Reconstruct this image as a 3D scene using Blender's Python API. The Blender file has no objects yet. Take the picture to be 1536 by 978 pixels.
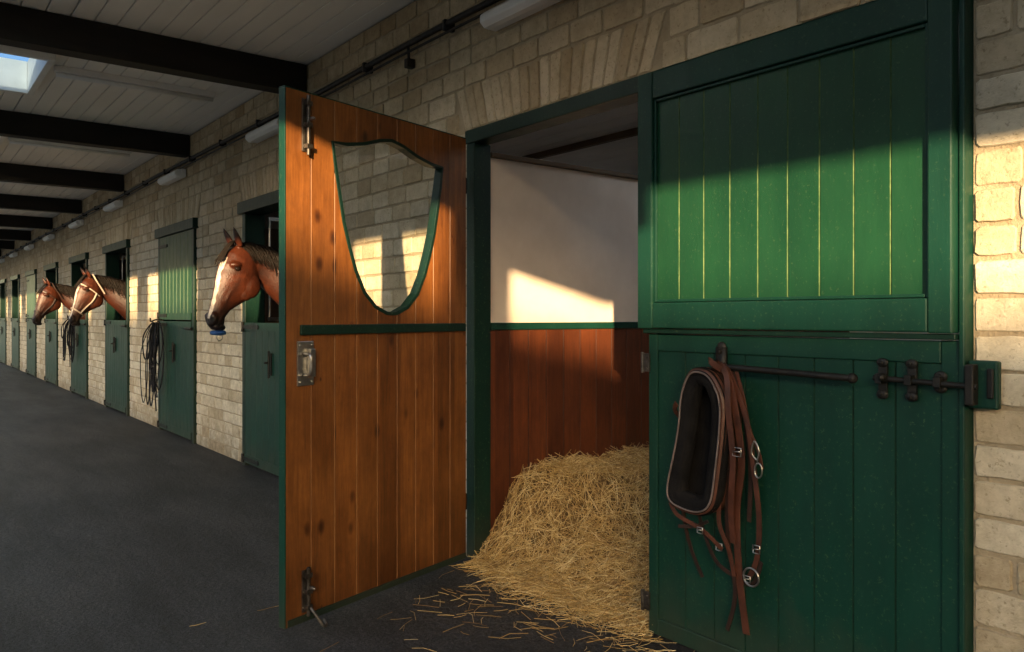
import bpy, bmesh, math, random
from mathutils import Vector, Matrix, noise as mnoise
random.seed(7)
R=random.random
def U(a,b): return a+(b-a)*random.random()
scene=bpy.context.scene
COL=scene.collection
scene.view_settings.view_transform='Standard'
scene.view_settings.look='None'
scene.view_settings.exposure=0

# ---------------------------------------------------------------- materials
def newmat(name):
    m=bpy.data.materials.new(name); m.use_nodes=True
    nt=m.node_tree; b=nt.nodes['Principled BSDF']
    return m,nt,b
def N(nt,t,**k):
    n=nt.nodes.new(t)
    for a,v in k.items(): setattr(n,a,v)
    return n
def ramp(nt,stops):
    r=N(nt,'ShaderNodeValToRGB'); e=r.color_ramp.elements
    while len(e)<len(stops): e.new(0.5)
    for i,(p,c) in enumerate(stops):
        e[i].position=p; e[i].color=(c[0],c[1],c[2],1)
    return r
def coords(nt,scale=(1,1,1)):
    tc=N(nt,'ShaderNodeTexCoord'); mp=N(nt,'ShaderNodeMapping')
    mp.inputs['Scale'].default_value=scale
    nt.links.new(tc.outputs['Object'],mp.inputs['Vector'])
    return mp.outputs['Vector']
def noise(nt,vec,scale,detail=5,rough=.6,dist=0):
    n=N(nt,'ShaderNodeTexNoise'); n.inputs['Scale'].default_value=scale
    n.inputs['Detail'].default_value=detail; n.inputs['Roughness'].default_value=rough
    n.inputs['Distortion'].default_value=dist
    nt.links.new(vec,n.inputs['Vector']); return n.outputs['Fac']
def mixc(nt,fac,a,b,mode='MIX'):
    m=N(nt,'ShaderNodeMix',data_type='RGBA',blend_type=mode)
    for sock,val in ((m.inputs[0],fac),(m.inputs[6],a),(m.inputs[7],b)):
        if isinstance(val,(int,float)): sock.default_value=val
        elif isinstance(val,tuple): sock.default_value=(val[0],val[1],val[2],1)
        else: nt.links.new(val,sock)
    return m.outputs[2]
def math_(nt,op,a,b=0.0,c=None):
    m=N(nt,'ShaderNodeMath',operation=op)
    for i,val in enumerate((a,b) if c is None else (a,b,c)):
        if isinstance(val,(int,float)): m.inputs[i].default_value=val
        else: nt.links.new(val,m.inputs[i])
    return m.outputs[0]
def bump(nt,b,h,strength=.4,dist=.01):
    n=N(nt,'ShaderNodeBump'); n.inputs['Strength'].default_value=strength
    n.inputs['Distance'].default_value=dist
    nt.links.new(h,n.inputs['Height']); nt.links.new(n.outputs[0],b.inputs['Normal'])
def simple(name,c1,c2,scale=6,rough=.5,bs=60,bst=.2,bd=.003,stretch=(1,1,1),metal=0,r2=None,lo=.35,hi=.65,spec=None):
    m,nt,b=newmat(name); v=coords(nt,stretch)
    f=noise(nt,v,scale); r=ramp(nt,[(lo,c1),(hi,c2)]); nt.links.new(f,r.inputs[0])
    nt.links.new(r.outputs[0],b.inputs['Base Color'])
    b.inputs['Roughness'].default_value=rough; b.inputs['Metallic'].default_value=metal
    if spec is not None: b.inputs['Specular IOR Level'].default_value=spec
    if r2 is not None:
        f2=noise(nt,v,scale*2.3); mr=N(nt,'ShaderNodeMapRange')
        mr.inputs['From Min'].default_value=.3; mr.inputs['From Max'].default_value=.7
        mr.inputs['To Min'].default_value=rough; mr.inputs['To Max'].default_value=r2
        nt.links.new(f2,mr.inputs['Value']); nt.links.new(mr.outputs[0],b.inputs['Roughness'])
    if bst: bump(nt,b,noise(nt,v,bs,4),bst,bd)
    return m
def brickmat():
    m,nt,b=newmat('cream_brick'); v=coords(nt)
    g=N(nt,'ShaderNodeNewGeometry')
    r=ramp(nt,[(0,(.54,.45,.32)),(.25,(.66,.58,.45)),(.55,(.73,.66,.53)),(.85,(.77,.71,.59)),(1,(.59,.49,.35))])
    nt.links.new(g.outputs['Random Per Island'],r.inputs[0])
    n1=noise(nt,v,14,8,.7); r1=ramp(nt,[(.3,(.68,.64,.57)),(.7,(1.1,1.09,1.06))]); nt.links.new(n1,r1.inputs[0])
    c=mixc(nt,1.0,r.outputs[0],r1.outputs[0],'MULTIPLY')
    n2=noise(nt,v,1.1,4); r2=ramp(nt,[(.35,(.85,.82,.77)),(.6,(1,1,1))]); nt.links.new(n2,r2.inputs[0])
    c=mixc(nt,1.0,c,r2.outputs[0],'MULTIPLY')
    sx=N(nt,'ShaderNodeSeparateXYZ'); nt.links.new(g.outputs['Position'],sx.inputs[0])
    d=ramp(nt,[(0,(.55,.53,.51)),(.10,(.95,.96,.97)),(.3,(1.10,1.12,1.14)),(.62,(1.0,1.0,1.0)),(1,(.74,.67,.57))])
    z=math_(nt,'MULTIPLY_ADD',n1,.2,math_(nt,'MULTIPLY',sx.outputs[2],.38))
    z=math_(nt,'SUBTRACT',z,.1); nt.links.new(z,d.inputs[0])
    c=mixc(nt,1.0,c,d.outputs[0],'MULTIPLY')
    n3=noise(nt,v,70,4,.65); r3=ramp(nt,[(.30,(.45,.40,.32)),(.42,(1,1,1))]); nt.links.new(n3,r3.inputs[0])
    c=mixc(nt,.7,c,r3.outputs[0],'MULTIPLY')
    nt.links.new(c,b.inputs['Base Color']); b.inputs['Roughness'].default_value=.9
    h=math_(nt,'ADD',math_(nt,'MULTIPLY',noise(nt,v,28,8,.75),1.0),math_(nt,'MULTIPLY',n3,.5))
    bump(nt,b,h,.6,.010)
    return m
def woodmat(name,cd,cm,cl,bw,rough=.38,knots=True,xoff=0.0,axis=0):
    m,nt,b=newmat(name)
    tc=N(nt,'ShaderNodeTexCoord'); sx=N(nt,'ShaderNodeSeparateXYZ'); nt.links.new(tc.outputs['Object'],sx.inputs[0])
    bid=math_(nt,'FLOOR',math_(nt,'DIVIDE',math_(nt,'ADD',sx.outputs[axis],xoff),bw))
    wn=N(nt,'ShaderNodeTexWhiteNoise',noise_dimensions='1D'); nt.links.new(bid,wn.inputs['W'])
    cb=N(nt,'ShaderNodeCombineXYZ')
    nt.links.new(math_(nt,'MULTIPLY',sx.outputs[axis],1.0),cb.inputs[0])
    nt.links.new(math_(nt,'MULTIPLY',bid,3.7),cb.inputs[1])
    nt.links.new(math_(nt,'MULTIPLY_ADD',wn.outputs['Value'],5.0,math_(nt,'MULTIPLY',sx.outputs[2],.06)),cb.inputs[2])
    f=noise(nt,cb.outputs[0],48,8,.7,.8)
    r=ramp(nt,[(.2,cd),(.5,cm),(.8,cl)]); nt.links.new(f,r.inputs[0])
    vr=ramp(nt,[(0,(.70,.66,.62)),(.5,(.92,.92,.92)),(1,(1.15,1.12,1.08))]); nt.links.new(wn.outputs['Value'],vr.inputs[0])
    c=mixc(nt,1.0,r.outputs[0],vr.outputs[0],'MULTIPLY')
    cb2=N(nt,'ShaderNodeCombineXYZ'); nt.links.new(sx.outputs[axis],cb2.inputs[0]); nt.links.new(bid,cb2.inputs[1]); nt.links.new(math_(nt,'MULTIPLY_ADD',wn.outputs['Value'],7.3,math_(nt,'MULTIPLY',sx.outputs[2],.6)),cb2.inputs[2])
    blot=noise(nt,cb2.outputs[0],5,6,.75); rb=ramp(nt,[(.3,(.52,.47,.43)),(.68,(1.12,1.1,1.06))]); nt.links.new(blot,rb.inputs[0])
    c=mixc(nt,1.0,c,rb.outputs[0],'MULTIPLY')
    if knots:
        vo=N(nt,'ShaderNodeTexVoronoi'); vo.inputs['Scale'].default_value=12; nt.links.new(cb2.outputs[0],vo.inputs['Vector'])
        sc=N(nt,'ShaderNodeSeparateColor'); nt.links.new(vo.outputs['Color'],sc.inputs[0])
        dd=math_(nt,'DIVIDE',vo.outputs['Distance'],math_(nt,'MULTIPLY_ADD',sc.outputs[1],1.0,.45))
        rk=ramp(nt,[(.06,(.12,.08,.05)),(.12,(.45,.36,.3)),(.2,(1,1,1))]); nt.links.new(dd,rk.inputs[0])
        gate=math_(nt,'GREATER_THAN',sc.outputs[0],.5)
        c=mixc(nt,math_(nt,'MULTIPLY',gate,.85),c,mixc(nt,1.0,c,rk.outputs[0],'MULTIPLY'))
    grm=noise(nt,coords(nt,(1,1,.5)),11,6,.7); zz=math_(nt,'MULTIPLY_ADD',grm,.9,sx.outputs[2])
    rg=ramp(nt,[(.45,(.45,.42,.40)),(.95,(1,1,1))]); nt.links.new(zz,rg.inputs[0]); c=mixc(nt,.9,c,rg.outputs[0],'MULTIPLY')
    nt.links.new(c,b.inputs['Base Color'])
    rr=N(nt,'ShaderNodeMapRange'); rr.inputs['To Min'].default_value=rough-.1; rr.inputs['To Max'].default_value=rough+.22
    nt.links.new(grm,rr.inputs['Value']); nt.links.new(rr.outputs[0],b.inputs['Roughness'])
    bump(nt,b,math_(nt,'ADD',f,grm),.35,.003)
    return m
def greenmat(name,c1,c2,rough=.38,dirt=True):
    m,nt,b=newmat(name); v=coords(nt,(1,1,.35))
    f=noise(nt,v,7,5); r=ramp(nt,[(.3,c1),(.7,c2)]); nt.links.new(f,r.inputs[0]); c=r.outputs[0]
    sp=noise(nt,coords(nt),85,3,.7); rs=ramp(nt,[(.60,(0,0,0)),(.68,(1,1,1))]); nt.links.new(sp,rs.inputs[0])
    big=noise(nt,coords(nt),4,3)
    c=mixc(nt,math_(nt,'MULTIPLY',rs.outputs[0],math_(nt,'MULTIPLY',big,.55)),c,(.09,.15,.07))
    if dirt:
        g=N(nt,'ShaderNodeNewGeometry'); sx=N(nt,'ShaderNodeSeparateXYZ'); nt.links.new(g.outputs['Position'],sx.inputs[0])
        zz=math_(nt,'MULTIPLY_ADD',noise(nt,coords(nt),9,5),.5,sx.outputs[2])
        rd=ramp(nt,[(.22,(1,1,1)),(.55,(0,0,0))]); nt.links.new(zz,rd.inputs[0])
        c=mixc(nt,math_(nt,'MULTIPLY',rd.outputs[0],.5),c,(.05,.045,.03))
    nt.links.new(c,b.inputs['Base Color'])
    rr=N(nt,'ShaderNodeMapRange'); rr.inputs['To Min'].default_value=rough-.08; rr.inputs['To Max'].default_value=rough+.2
    nt.links.new(noise(nt,v,15,5),rr.inputs['Value']); nt.links.new(rr.outputs[0],b.inputs['Roughness'])
    b.inputs['Specular IOR Level'].default_value=.35
    bump(nt,b,math_(nt,'ADD',noise(nt,v,60,4),math_(nt,'MULTIPLY',noise(nt,coords(nt,(1,1,.12)),45,4),1.2)),.35,.002)
    return m
M={}
M['brick']=brickmat()
M['mortar']=simple('sandy_mortar',(.30,.24,.155),(.43,.35,.24),9,.95,90,.8,.008)
M['green']=greenmat('green_gloss_paint',(.005,.040,.0185),(.009,.058,.025),.36)
M['greenlow']=greenmat('deep_green_paint',(.0022,.030,.020),(.0045,.043,.028),.42)
M['greendark']=greenmat('dark_green_frame_paint',(.002,.017,.012),(.004,.026,.017),.4)
M['worn']=simple('worn_groove_edge',(.05,.11,.04),(.14,.20,.08),20,.5,80,.2)
M['wornlow']=simple('groove_edge_dark',(.002,.020,.013),(.004,.040,.024),20,.5,80,.2)
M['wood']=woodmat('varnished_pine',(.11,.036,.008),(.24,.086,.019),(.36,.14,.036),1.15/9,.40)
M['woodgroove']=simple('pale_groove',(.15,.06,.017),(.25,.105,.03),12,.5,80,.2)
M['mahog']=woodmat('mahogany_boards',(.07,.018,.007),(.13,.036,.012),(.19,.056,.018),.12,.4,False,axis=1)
M['mahogg']=simple('mahogany_groove',(.025,.008,.004),(.045,.016,.008),12,.6,80,.2)
M['plaster']=simple('cream_plaster',(.70,.57,.46),(.80,.67,.56),3,.8,40,.15,.004)
M['ceil']=simple('painted_ceiling_boards',(.78,.75,.71),(.87,.84,.80),3,.65,60,.15,.002,(.3,1,1))
M['beam']=simple('black_beam_paint',(.008,.007,.006),(.018,.015,.012),5,.6,40,.3,.004,(1,.2,1),spec=.25)
def asphalt():
    m,nt,b=newmat('dark_asphalt'); v=coords(nt)
    f=noise(nt,v,.9,6,.6); r=ramp(nt,[(.3,(.026,.028,.032)),(.7,(.048,.049,.053))]); nt.links.new(f,r.inputs[0])
    s=noise(nt,v,85,4,.85); rs=ramp(nt,[(.38,(.35,.35,.36)),(.50,(.9,.9,.9)),(.60,(1.45,1.42,1.4)),(.70,(3.0,2.9,2.7))]); nt.links.new(s,rs.inputs[0])
    c=mixc(nt,1.0,r.outputs[0],rs.outputs[0],'MULTIPLY')
    st=noise(nt,coords(nt,(.25,1,1)),3.2,7,.7); r3=ramp(nt,[(.4,(.6,.6,.6)),(.6,(1.25,1.22,1.18))]); nt.links.new(st,r3.inputs[0])
    c=mixc(nt,1.0,c,r3.outputs[0],'MULTIPLY')
    nt.links.new(c,b.inputs['Base Color']); b.inputs['Roughness'].default_value=.66; b.inputs['Specular IOR Level'].default_value=.4
    bump(nt,b,math_(nt,'ADD',s,math_(nt,'MULTIPLY',noise(nt,v,30,5),1.2)),1.0,.012)
    return m
M['asphalt']=asphalt()
M['ground']=simple('yard_gravel',(.13,.12,.10),(.20,.18,.15),2,.95,40,.4,.01)
M['iron']=simple('black_iron',(.010,.010,.010),(.025,.022,.02),20,.42,90,.3,.002,metal=.4,r2=.65)
M['iron2']=simple('tarnished_steel',(.08,.07,.06),(.2,.18,.16),25,.4,90,.3,.001,metal=.9)
M['steel']=simple('worn_steel',(.35,.33,.30),(.55,.53,.5),20,.3,90,.2,.001,metal=1)
M['white']=simple('white_plastic',(.76,.75,.73),(.84,.83,.81),5,.4,60,.05)
M['whitep']=simple('white_painted_timber',(.7,.7,.68),(.8,.8,.78),5,.5,60,.1)
M['leather']=simple('brown_leather',(.045,.016,.010),(.105,.035,.020),14,.45,130,.35,.002)
M['leatherd']=simple('dark_leather',(.018,.010,.008),(.04,.018,.012),14,.45,130,.35,.002)
M['pad']=simple('black_felt_padding',(.004,.004,.005),(.011,.010,.010),20,.9,150,.6,.004,spec=.15)
M['pipingm']=simple('pale_piping',(.10,.08,.075),(.18,.14,.13),20,.6,130,.3,.001)
M['rope']=simple('black_rope',(.010,.011,.015),(.028,.028,.035),30,.7,200,.5,.002,spec=.2)
M['blue']=simple('blue_webbing',(.01,.06,.22),(.02,.09,.3),30,.6,200,.3,.001)
M['halter']=simple('pale_webbing',(.32,.26,.21),(.42,.35,.29),30,.7,200,.3,.001)
M['mane']=simple('black_mane',(.005,.004,.003),(.014,.009,.007),40,.6,200,.2,.001,spec=.15)
M['eye']=simple('dark_eye',(.008,.005,.004),(.015,.008,.005),40,.08,200,0)
M['roofd']=simple('dark_interior_timber',(.09,.055,.032),(.14,.09,.05),5,.7,60,.3)
M['stalldark']=simple('stall_lining',(.12,.06,.03),(.2,.11,.055),4,.7,60,.3,.003,(1,1,.2))
M['render']=simple('yard_block_render',(.30,.26,.20),(.38,.33,.26),2,.9,40,.3)
M['tiles']=simple('roof_slate',(.06,.065,.075),(.10,.10,.11),8,.7,40,.4)
def glassmat(name,tint,refl):
    m=bpy.data.materials.new(name); m.use_nodes=True; nt=m.node_tree; nt.nodes.clear()
    o=N(nt,'ShaderNodeOutputMaterial'); t=N(nt,'ShaderNodeBsdfTransparent'); g=N(nt,'ShaderNodeBsdfGlossy'); g.inputs['Roughness'].default_value=.02
    t.inputs[0].default_value=tint
    mx=N(nt,'ShaderNodeMixShader'); mx.inputs[0].default_value=refl
    nt.links.new(t.outputs[0],mx.inputs[1]); nt.links.new(g.outputs[0],mx.inputs[2]); nt.links.new(mx.outputs[0],o.inputs[0])
    return m
M['glass']=glassmat('clear_pane',(.95,.96,.95,1),.02)
M['poly']=glassmat('tinted_roof_sheet',(.34,.42,.52,1),.04)
def strawmat():
    m,nt,b=newmat('golden_straw'); g=N(nt,'ShaderNodeNewGeometry')
    r=ramp(nt,[(0,(.20,.11,.035)),(.3,(.42,.26,.085)),(.7,(.60,.42,.17)),(1,(.76,.62,.34))])
    nt.links.new(g.outputs['Random Per Island'],r.inputs[0]); nt.links.new(r.outputs[0],b.inputs['Base Color'])
    b.inputs['Roughness'].default_value=.5; return m
M['straw']=strawmat()
M['strawbase']=simple('matted_straw',(.06,.035,.012),(.20,.12,.043),30,.9,60,1,.03)
def coatmat():
    m,nt,b=newmat('bay_horse_coat'); a=N(nt,'ShaderNodeAttribute'); a.attribute_name='Col'
    f=noise(nt,coords(nt),16,7,.65); r=ramp(nt,[(.3,(.58,.54,.5)),(.7,(1.3,1.25,1.2))]); nt.links.new(f,r.inputs[0])
    c=mixc(nt,1.0,a.outputs['Color'],r.outputs[0],'MULTIPLY')
    f2=noise(nt,coords(nt,(1,1,.3)),230,3); r2=ramp(nt,[(.35,(.7,.7,.7)),(.65,(1.2,1.2,1.2))]); nt.links.new(f2,r2.inputs[0])
    c=mixc(nt,1.0,c,r2.outputs[0],'MULTIPLY')
    nt.links.new(c,b.inputs['Base Color'])
    b.inputs['Roughness'].default_value=.38
    bump(nt,b,math_(nt,'ADD',f2,math_(nt,'MULTIPLY',f,2.4)),.5,.005)
    return m
M['coat']=coatmat()

# ---------------------------------------------------------------- mesh builder
class MB:
    def __init__(s): s.v=[];s.f=[];s.m=[]
    def add(s,vs,fs,mi=0):
        o=len(s.v); s.v+=[tuple(p) for p in vs]
        for f in fs: s.f.append(tuple(i+o for i in f)); s.m.append(mi)
    def box(s,x0,x1,y0,y1,z0,z1,mi=0):
        s.add([(x0,y0,z0),(x1,y0,z0),(x1,y1,z0),(x0,y1,z0),(x0,y0,z1),(x1,y0,z1),(x1,y1,z1),(x0,y1,z1)],
              [(0,3,2,1),(4,5,6,7),(0,1,5,4),(1,2,6,5),(2,3,7,6),(3,0,4,7)],mi)
    def loft(s,rings,mi=0,closed=False,caps=True):
        n=len(rings[0]); vs=[p for r in rings for p in r]; fs=[]
        k=len(rings)
        for i in range(k if closed else k-1):
            j=(i+1)%k
            for a in range(n):
                b=(a+1)%n; fs.append((i*n+a,i*n+b,j*n+b,j*n+a))
        if caps and not closed:
            fs.append(tuple(range(n-1,-1,-1))); fs.append(tuple((k-1)*n+a for a in range(n)))
        s.add(vs,fs,mi)
    def sweep(s,path,prof,up=(0,-1,0),mi=0,closed=False,scales=None):
        P=[Vector(p) for p in path]; n=len(P); rings=[]; up=Vector(up); last=None
        for i in range(n):
            if closed: t=P[(i+1)%n]-P[i-1]
            else: t=P[min(i+1,n-1)]-P[max(i-1,0)]
            if t.length<1e-9: t=Vector((0,0,1))
            t.normalize(); nn=up-t*up.dot(t)
            if nn.length<.05: nn=last if last else t.orthogonal()
            nn=nn-t*nn.dot(t); nn.normalize(); last=nn; sd=t.cross(nn)
            k=scales[i] if scales else 1
            rings.append([P[i]+sd*a*k+nn*b*k for a,b in prof])
        s.loft(rings,mi,closed)
    def tube(s,path,r,n=8,mi=0,closed=False,up=(0,-1,0),scales=None):
        s.sweep(path,[(r*math.cos(2*math.pi*k/n),r*math.sin(2*math.pi*k/n)) for k in range(n)],up,mi,closed,scales)
    def strap(s,path,w,t,mi=0,up=(0,-1,0),closed=False):
        s.sweep(path,[(-w/2,-t/2),(w/2,-t/2),(w/2*.98,t/2),(-w/2*.98,t/2)],up,mi,closed)
    def ell(s,c,r,n=14,mi=0,rot=None):
        rings=[]
        for i in range(1,n):
            ph=math.pi*i/n
            rings.append([(math.sin(ph)*math.cos(2*math.pi*k/n),math.sin(ph)*math.sin(2*math.pi*k/n),math.cos(ph)) for k in range(n)])
        def tr(p):
            q=Vector((p[0]*r[0],p[1]*r[1],p[2]*r[2]))
            if rot: q=rot@q
            return q+Vector(c)
        s.loft([[tr(p) for p in rr] for rr in rings],mi)
    def caps(s,a,b,ra,rb,n=12,mi=0):
        a=Vector(a);b=Vector(b);d=(b-a).normalized();pa=[];sc=[]
        for k in range(4):
            th=math.pi/2*(k+.3)/4; pa.append(a-d*ra*math.cos(th)); sc.append(ra*math.sin(th))
        pa+= [a,b]; sc+=[ra,rb]
        for k in range(3,-1,-1):
            th=math.pi/2*(k+.3)/4; pa.append(b+d*rb*math.cos(th)); sc.append(rb*math.sin(th))
        s.tube(pa,1,n,mi,scales=sc,up=(1,0,0) if abs(d.x)<.8 else (0,1,0))
    def mesh(s,name,mats,smooth=False,fix=False):
        me=bpy.data.meshes.new(name); me.from_pydata(s.v,[],s.f)
        for m in mats: me.materials.append(m)
        me.polygons.foreach_set('material_index',s.m)
        if smooth: me.polygons.foreach_set('use_smooth',[True]*len(s.f))
        if fix:
            bm=bmesh.new(); bm.from_mesh(me); bmesh.ops.recalc_face_normals(bm,faces=bm.faces); bm.to_mesh(me); bm.free()
        me.update(); return me
def link(name,me,parent=None,loc=None,rot=None,bev=0,label=None,cat=None,group=None,kind=None):
    o=bpy.data.objects.new(name,me); COL.objects.link(o)
    if parent: o.parent=parent
    if loc is not None: o.location=loc
    if rot is not None: o.rotation_euler=rot
    if bev:
        b=o.modifiers.new('b','BEVEL'); b.width=bev; b.segments=2; b.limit_method='ANGLE'; b.angle_limit=.6
    if label: o['label']=label
    if cat: o['category']=cat
    if group: o['group']=group
    if kind: o['kind']=kind
    return o
def cr(pts,n=6,closed=False):
    P=[Vector(p) for p in pts]; out=[]; k=len(P)
    rng=range(k) if closed else range(k-1)
    for i in rng:
        if closed: a,b,c,d=P[i-1],P[i],P[(i+1)%k],P[(i+2)%k]
        else: a,b,c,d=P[max(i-1,0)],P[i],P[i+1],P[min(i+2,k-1)]
        for j in range(n):
            t=j/n
            out.append(.5*((2*b)+(c-a)*t+(2*a-5*b+4*c-d)*t*t+(3*b-a-3*c+d)*t**3))
    if not closed: out.append(P[-1])
    return out
def board_slab(mb,x0,x1,z0,z1,yf,yb,nb,mi_f=0,mi_g=1,mi_b=2,g=.006,gd=.006,back=True,mi_e=None):
    if mi_e is None: mi_e=mi_f
    w=(x1-x0)/nb; pts=[(x0,yf)]; seg=[]
    for i in range(1,nb):
        x=x0+w*i; pts+=[(x-g,yf),(x,yf+gd),(x+g,yf)]; seg+=[mi_f,mi_g,mi_g]
    pts.append((x1,yf)); seg.append(mi_f)
    pts.append((x1,yb)); seg.append(mi_e)
    if back:
        for i in range(nb-1,0,-1):
            x=x0+w*i; pts+=[(x+g,yb),(x,yb-gd),(x-g,yb)]; seg+=[mi_b,mi_g,mi_g]
    pts.append((x0,yb)); seg.append(mi_b); seg.append(mi_e)
    n=len(pts); o=len(mb.v)
    mb.v+=[(p[0],p[1],z0) for p in pts]+[(p[0],p[1],z1) for p in pts]
    for i in range(n):
        j=(i+1)%n; mb.f.append((o+i,o+j,o+n+j,o+n+i)); mb.m.append(seg[i])
    mb.f.append(tuple(o+i for i in range(n-1,-1,-1))); mb.m.append(mi_e)
    mb.f.append(tuple(o+n+i for i in range(n))); mb.m.append(mi_e)

# ---------------------------------------------------------------- setting
CEN=[-5.98,-8.62,-11.35,-13.95,-16.65,-19.25,-21.9,-24.5,-27.1,-29.7]
XL,XR=-33.0,4.0; TOP=3.03
OPEN=[(-3.37,-.945)]+[(c-.65,c+.65) for c in CEN]
SOLD=[(-3.40,-2.12)]+[(c-.70,c+.70) for c in CEN]
WT=.072
mb=MB()
def brick(q,mbk,hi=True):
    (ax,az),(bx,bz),(cx,cz),(dx,dz)=q
    def m(u,v): return ((ax*(1-u)+bx*u)*(1-v)+(dx*(1-u)+cx*u)*v,(az*(1-u)+bz*u)*(1-v)+(dz*(1-u)+cz*u)*v)
    L=max(abs(bx-ax),.02); H=max(abs(dz-az),.02)
    ru,rv=U(.004,.010)/L,U(.004,.010)/H
    if hi:
        uv=[(ru,0),(.25,0),(.5,0),(.75,0),(1-ru,0),(1,rv),(1,.5),(1,1-rv),(1-ru,1),(.75,1),(.5,1),(.25,1),(ru,1),(0,1-rv),(0,.5),(0,rv)]; j=.0022
    else:
        uv=[(ru,0),(1-ru,0),(1,rv),(1,1-rv),(1-ru,1),(ru,1),(0,1-rv),(0,rv)]; j=.0018
    base=[(u+U(-j,j)/L,v+U(-j,j)/H) for u,v in uv]
    yf=U(-.007,-.003); tx=U(-.002,.002); tz=U(-.002,.002)
    rings=[]
    for ins,y in ((0,.012),(.0,-.0005),(.003,yf)):
        r=[]
        for u,v in base:
            uu=.5+(u-.5)*(1-2*ins/L); vv=.5+(v-.5)*(1-2*ins/H); x,z=m(uu,vv)
            r.append((x,y+((u-.5)*tx+(v-.5)*tz if y==yf else 0),z))
        rings.append(r)
    n=len(base); vs=[p for r in rings for p in r]; fs=[]
    for i in range(2):
        for a in range(n):
            b=(a+1)%n; fs.append((i*n+a,i*n+b,(i+1)*n+b,(i+1)*n+a))
    fs.append(tuple(2*n+a for a in range(n)))
    mbk.add(vs,fs,0)
zs=[]
for z0,z1,n in ((0.0,2.19,22),(2.19,2.42,2),(2.42,3.03,6)):
    h=(z1-z0)/n
    zs+=[z0]+[z0+h*i+U(-.005,.005) for i in range(1,n)]
zs.append(TOP)
for r in range(len(zs)-1):
    z0,z1=zs[r],zs[r+1]; zc=(z0+z1)/2
    blk=OPEN if zc<2.19 else (SOLD if zc<2.42 else [])
    blk=sorted(blk); cur=XL; iv=[]
    for a,b in blk:
        iv.append((cur,a)); cur=b
    iv.append((cur,XR))
    flare=.035+.07*((zc-2.19)/.23) if 2.19<zc<2.42 else 0
    for i,(a,b) in enumerate(iv):
        a2=a+(flare if i>0 else 0); b2=b-(flare if i<len(iv)-1 else 0)
        x=a2; first=True
        while x<b2-.03:
            L=U(.18,.24)
            if first: L=U(.1,.22); first=False
            if b2-(x+L)<.1: L=b2-x
            g=.0060
            zj=[U(-.0015,.0015) for _ in range(4)]
            brick([(x+g,z0+g+zj[0]),(x+L-g,z0+g+zj[1]),(x+L-g,z1-g+zj[2]),(x+g,z1-g+zj[3])],mb,x>-14)
            x+=L
for a,b in SOLD:
    n=int(round((b-a)/.068)); w=(b-a)/n; c=(a+b)/2
    for i in range(n):
        x0=a+w*i; x1=x0+w; f0=(x0-c)/((b-a)/2)*.08; f1=(x1-c)/((b-a)/2)*.08; g=.0055
        top=2.415+U(-.005,.005)
        brick([(x0+g,2.2),(x1-g,2.2),(x1-g+f1,top),(x0+g+f0,top)],mb,x0>-14)
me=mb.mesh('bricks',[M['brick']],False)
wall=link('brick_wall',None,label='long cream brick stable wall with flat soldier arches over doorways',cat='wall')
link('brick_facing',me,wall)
mb=MB(); cur=XL
for a,b in sorted(OPEN):
    mb.box(cur,a,.002,WT,0,TOP); mb.box(a,b,.002,WT,2.19,TOP); cur=b
mb.box(cur,XR,.002,WT,0,TOP)
link('mortar_core',mb.mesh('mortar',[M['mortar']]),wall)

mb=MB(); mb.add([(-400,-400,-.012),(400,-400,-.012),(400,400,-.012),(-400,400,-.012)],[(0,1,2,3)])
link('ground',mb.mesh('ground',[M['ground']]),kind='structure')
mb=MB(); nx,ny=150,40; vs=[]
for j in range(ny+1):
    for i in range(nx+1):
        x=-34+38.5*i/nx; y=-3.7+7.4*j/ny
        vs.append((x,y,.004*mnoise.noise(Vector((x*1.3,y*1.3,0)))-.003))
mb.add(vs,[(j*(nx+1)+i,j*(nx+1)+i+1,(j+1)*(nx+1)+i+1,(j+1)*(nx+1)+i) for j in range(ny) for i in range(nx)])
link('aisle_floor',mb.mesh('aisle_floor',[M['asphalt']],True),kind='structure')

# ceiling with one visible skylight; other skylights and stall shafts added for fill light
SY0,SY1=-3.15,-1.5
SKY=[(-7.24,-6.24)]+[(a,a+2.3) for a in (-1.75,-4.75,-10.6,-13.4,-16.2,-19.0,-21.8,-24.6,-27.4,-30.2)]  # first one is visible; the rest are unseen, added for fill light
E=.018
HB=[(a-E,b+E,SY0,SY1) for a,b in SKY]
HOLES=[(a-E,b+E,SY0-E,SY1+E) for a,b in SKY]
STALL=[(-2.75,-1.25,1.0,2.45),(-4.75,-3.55,.25,1.35),(-7.1,-5.8,2.5,3.5)]  # unseen shafts added to brighten the stall ceiling and interior
STALLH=[(a-.012,b+.012,c-.012,d+.012) for a,b,c,d in STALL]
def slab(mb,x0,x1,y0,y1,z0,z1,holes):
    ys=sorted(set([y0,y1]+[v for h in holes for v in (h[2],h[3]) if y0<v<y1]))
    for a,b in zip(ys[:-1],ys[1:]):
        hs=sorted([h for h in holes if h[2]<=a+1e-6 and h[3]>=b-1e-6 ]); cur=x0
        for h in hs:
            if h[0]>cur: mb.box(cur,h[0],a,b,z0,z1)
            cur=h[1]
        if cur<x1: mb.box(cur,x1,a,b,z0,z1)
def strips(mb,x0,x1,y0,y1,w,z0,z1,holes):
    n=int(round((y1-y0)/w)); w=(y1-y0)/n
    for i in range(n):
        a=y0+w*i; b=a+w; cuts=sorted([(h[0],h[1]) for h in holes if h[2]<b-.004 and h[3]>a+.004]); cur=x0
        for c in cuts: mb.box(cur,c[0],a+.003,b-.003,z0,z1); cur=c[1]
        mb.box(cur,x1,a+.003,b-.003,z0,z1)
mb=MB(); strips(mb,XL,XR,-3.15,-1.5,.1269,TOP,TOP+.02,HB); strips(mb,XL,XR,-1.495,0,.125,TOP,TOP+.02,[])
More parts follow.
